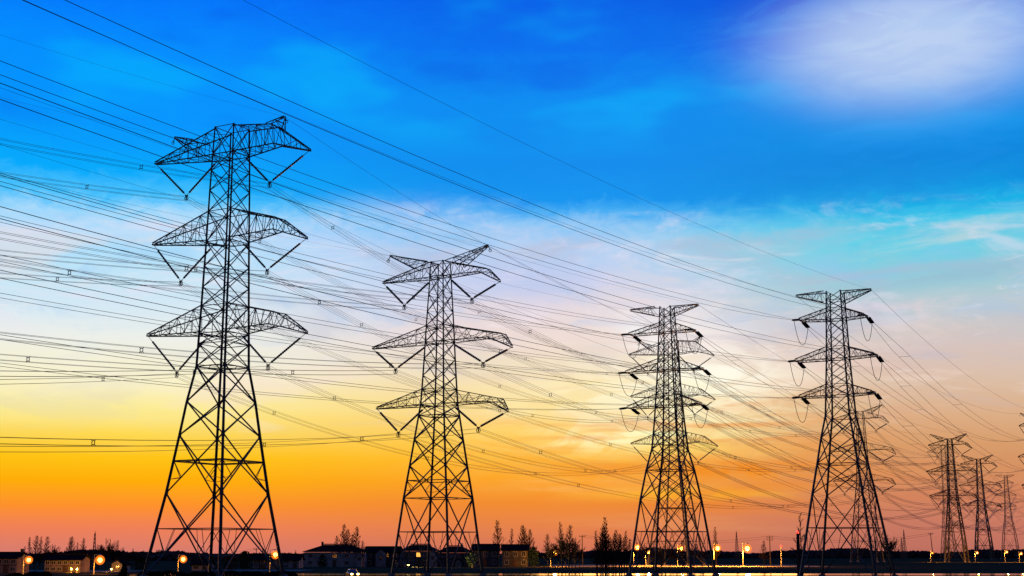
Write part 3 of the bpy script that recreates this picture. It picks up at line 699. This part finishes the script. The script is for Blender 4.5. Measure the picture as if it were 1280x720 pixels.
street_lamp(125, 700, 290, 'glowing lamp beside the long low house and the round headed tree', .36, 2600)
street_lamp(229, 699, 300, 'glowing lamp between the left legs of the largest pylon', .30)
street_lamp(344, 693.5, 300, 'glowing lamp at the right foot of the largest pylon', .34)
street_lamp(693.5, 690, 430, 'glowing lamp standing alone right of the village row', .42, 2600)
street_lamp(797, 684, 440, 'glowing lamp at the left foot of the third pylon', .40, 2600)
street_lamp(811, 690, 470, 'smaller dimmer lamp inside the third pylon, left of its middle', .28, 1500)
street_lamp(852, 685, 440, 'glowing lamp in the middle of the third pylon legs', .40, 2600)
street_lamp(897.5, 685, 440, 'glowing lamp just right of the third pylon', .42, 2600)
street_lamp(934.5, 685.5, 440, 'brightest lamp, on a pair of pale poles right of the third pylon', .52, 3600)
for px, y, lab in ((1166, 691, 'far orange lamp under the leaning pole at right'), (1222, 691, 'tiny far lamp between two far pylons'), (1259, 690, 'far orange lamp near the slim pylon at the right edge'), (1277, 692, 'far lamp touching the right edge of the photo')):
    street_lamp(px, y, 620, lab, .42, 2000)
for px, lab in ((90, 'low porch lamp before the middle of the long low house'), (97, 'low porch lamp at the right end of the long low house'), (140, 'low porch lamp beside the small pale house')):
    D = 312 if px < 130 else 324; z = at(px, 711.5, D).z; root = empty('garden_lamp', (gx(px, D), D, 0), 0, lab, 'garden lamp', 'low garden lamps')
    b = MB(); b.lathe((0, 0, 0), [(0, .1), (z - .2, .05)], 8); b.build('pole', M['pole'], root)
    b = MB(); b.lathe((0, 0, z), [(-.2, .1), (-.1, .22), (.1, .22), (.2, .1)], 10); b.build('glow_globe', M['glow'], root)
    ld = bpy.data.lights.new('lamp_light', 'POINT'); ld.energy = 900; ld.color = (1, .36, .04); lo = bpy.data.objects.new('lamp_light', ld); COL.objects.link(lo); lo.parent = root; lo.location = (0, -.4, z + .3)
def utility_pole(px, y, D, label, arms=1, beacon=False, lean=0.0, r=.16, m='timber'):
    z = at(px, y, D).z; root = empty('utility_pole', (gx(px, D), D, 0), 0, label, 'utility pole', 'poles across the fields'); root.rotation_euler = (0, lean, 0)
    b = MB(); b.lathe((0, 0, 0), [(0, r * 1.25), (z, r * .8)], 8); b.build('pole', M[m], root)
    for k in range(arms):
        b = MB(); zz_ = z - .4 - .9 * k; b.box((-1.1, -.08 - r, zz_ - .09), (1.1, -.0 - r, zz_ + .09)); ca = b.build('cross_beam', M[m], root)
        for x in (-.95, 0, .95):
            b = MB(); b.lathe((x, -.04 - r, zz_ + .09), [(0, .05), (.06, .11), (.14, .06), (.2, .11), (.28, .05)], 8); b.build('insulator', M['glass'], ca)
    if beacon:
        b = MB(); b.lathe((0, 0, z), [(0, .2), (.15, .34), (.5, .34), (.68, .12)], 10); b.build('beacon', M['red'], root)
    return Vector((gx(px, D), D, z - .3))
P1 = utility_pole(728, 669, 480, 'thin utility pole between the village lamp trees and the thicket')
P2 = utility_pole(963, 670, 470, 'wooden utility pole with a cross beam right of the double lamp', 2)
P3 = utility_pole(998.5, 667, 300, 'thick dark pole topped by a red beacon beside the dead tree', 0, True, r=.4)
P4 = utility_pole(977, 684, 430, 'short pale pole with a red light right of the wooden utility pole', 0, True, m='pole')
P5 = utility_pole(1167, 666, 560, 'leaning dark pole at right, above a far orange lamp', 1, lean=R(-3.2))
P6 = utility_pole(320, 685, 520, 'utility pole behind the right legs of the largest pylon')
P0_ = utility_pole(198, 687, 520, 'utility pole behind the left leg of the largest pylon')
P7 = utility_pole(929, 670, 452, 'second pale pole of the brightest lamp', 0, m='pole') if False else None
for A_, B_, lab in ((P1, P2, 'low thin wires strung behind the third pylon between two utility poles'), (P2, P5, 'low thin wires strung behind the fourth pylon to the leaning pole'), (P0_, P6, 'low thin wires strung behind the feet of the largest pylon')):
    b = MB()
    for o_ in (-.9, .9):
        b.tube([A_.lerp(B_, i / 16) - A_ + Vector((0, -.3, -2.2 * 4 * (i / 16) * (1 - i / 16) + o_ * .4)) for i in range(17)], .035)
    tag(b.build('utility_wires', M['wire'], None, A_), lab, 'wires')
# second pale pole beside the brightest lamp
def mast(px, y, D, label, w0=1.6):
    z = at(px, y, D).z; root = empty('lattice_mast', (gx(px, D), D, 0), R(20), label, 'mast', 'slender masts on the horizon'); n = 9
    for sx, sy in ((-1, -1), (1, -1), (1, 1), (-1, 1)):
        b = MB(); b.beam((sx * w0 / 2, sy * w0 / 2, 0), (sx * .12, sy * .12, z * .94), .22, .12); b.build('leg', M['steel'], root)
    b = MB(); C4 = lambda t: [Vector((sx * (w0 / 2 * (1 - t) + .12 * t), sy * (w0 / 2 * (1 - t) + .12 * t), z * .94 * t)) for sx, sy in ((-1, -1), (1, -1), (1, 1), (-1, 1))]
    for i in range(n):
        A, B = C4(i / n), C4((i + 1) / n)
        for k in range(4): b.beam(A[k], B[(k + 1) % 4], .10); b.beam(B[k], B[(k + 1) % 4], .08)
    b.build('lattice', M['steel'], root)
    b = MB(); b.beam((0, 0, z * .92), (0, 0, z), .14); b.build('antenna', M['steel'], root)
mast(921.5, 663, 900, 'slender mast on the horizon behind the brightest lamp', 2.4)
mast(1131.5, 661, 900, 'taller of two slender masts right of the fourth pylon', 2.4)
mast(1128, 671, 960, 'shorter of two slender masts right of the fourth pylon', 2.2)
mast(117, 664, 420, 'thin mast left of the round headed bare tree', 1.0)
def car(px, D, rz, label):
    root = empty('parked_car', (gx(px, D), D, .05), rz, label, 'car')
    def loft(secs, name, m, par):
        b = MB(); b.quad_ring(secs); return b.build(name, m, par)
    # length along local -y = front
    def section(y, w, z0, z1, r=.12): return [(-w, y, z0 + r), (-w + r, y, z0), (w - r, y, z0), (w, y, z0 + r), (w, y, z1 - r), (w - r, y, z1), (-w + r, y, z1), (-w, y, z1 - r)]
    loft([section(-2.15, .72, .32, .68), section(-1.95, .84, .24, .80), section(-.8, .88, .22, .95), section(1.4, .88, .22, .98), section(2.0, .82, .26, .92), section(2.15, .72, .36, .8)], 'body', M['carp'], root)
    loft([section(-.95, .76, .93, 1.02, .04), section(-.25, .64, .95, 1.45), section(1.0, .63, .96, 1.46), section(1.75, .74, .93, 1.03, .04)], 'cabin', M['pane'], root)
    for x in (-.8, .8):
        for y in (-1.35, 1.35):
            def wheel(r, w, m, nm, par):
                b = MB(); b.quad_ring([[(xx, y + r * math.cos(k * math.pi / 8), .31 + r * math.sin(k * math.pi / 8)) for k in range(16)] for xx in (x - w, x + w)]); return b.build(nm, m, par)
            wh = wheel(.31, .11, M['rub'], 'wheel', root); wheel(.19, .118, M['rim'], 'rim', wh)
    for x in (-.56, .56):
        b = MB(); b.quad_ring([[(x + .24 * math.cos(k * math.pi / 6), y, .62 + .15 * math.sin(k * math.pi / 6)) for k in range(12)] for y in (-2.19, -2.0)]); b.build('headlight', M['head'], root)
        ld = bpy.data.lights.new('headlight_beam', 'SPOT'); ld.energy = 9000 if D < 300 else 120000; ld.color = (1, .66, .22); ld.spot_size = R(75); ld.spot_blend = .6; ld.shadow_soft_size = .1
        lo = bpy.data.objects.new('headlight_beam', ld); COL.objects.link(lo); lo.parent = root; lo.location = (x, -2.3, .66); lo.rotation_euler = (R(84), 0, R(180))
car(502, 418, R(80), 'added far car, headlights put in to light the lane behind the second pylon')  # invented car; its beams brighten the lane instead of passing traffic's streaks
car(441, 250, R(18), 'car with blazing headlights facing the camera at the bottom edge')
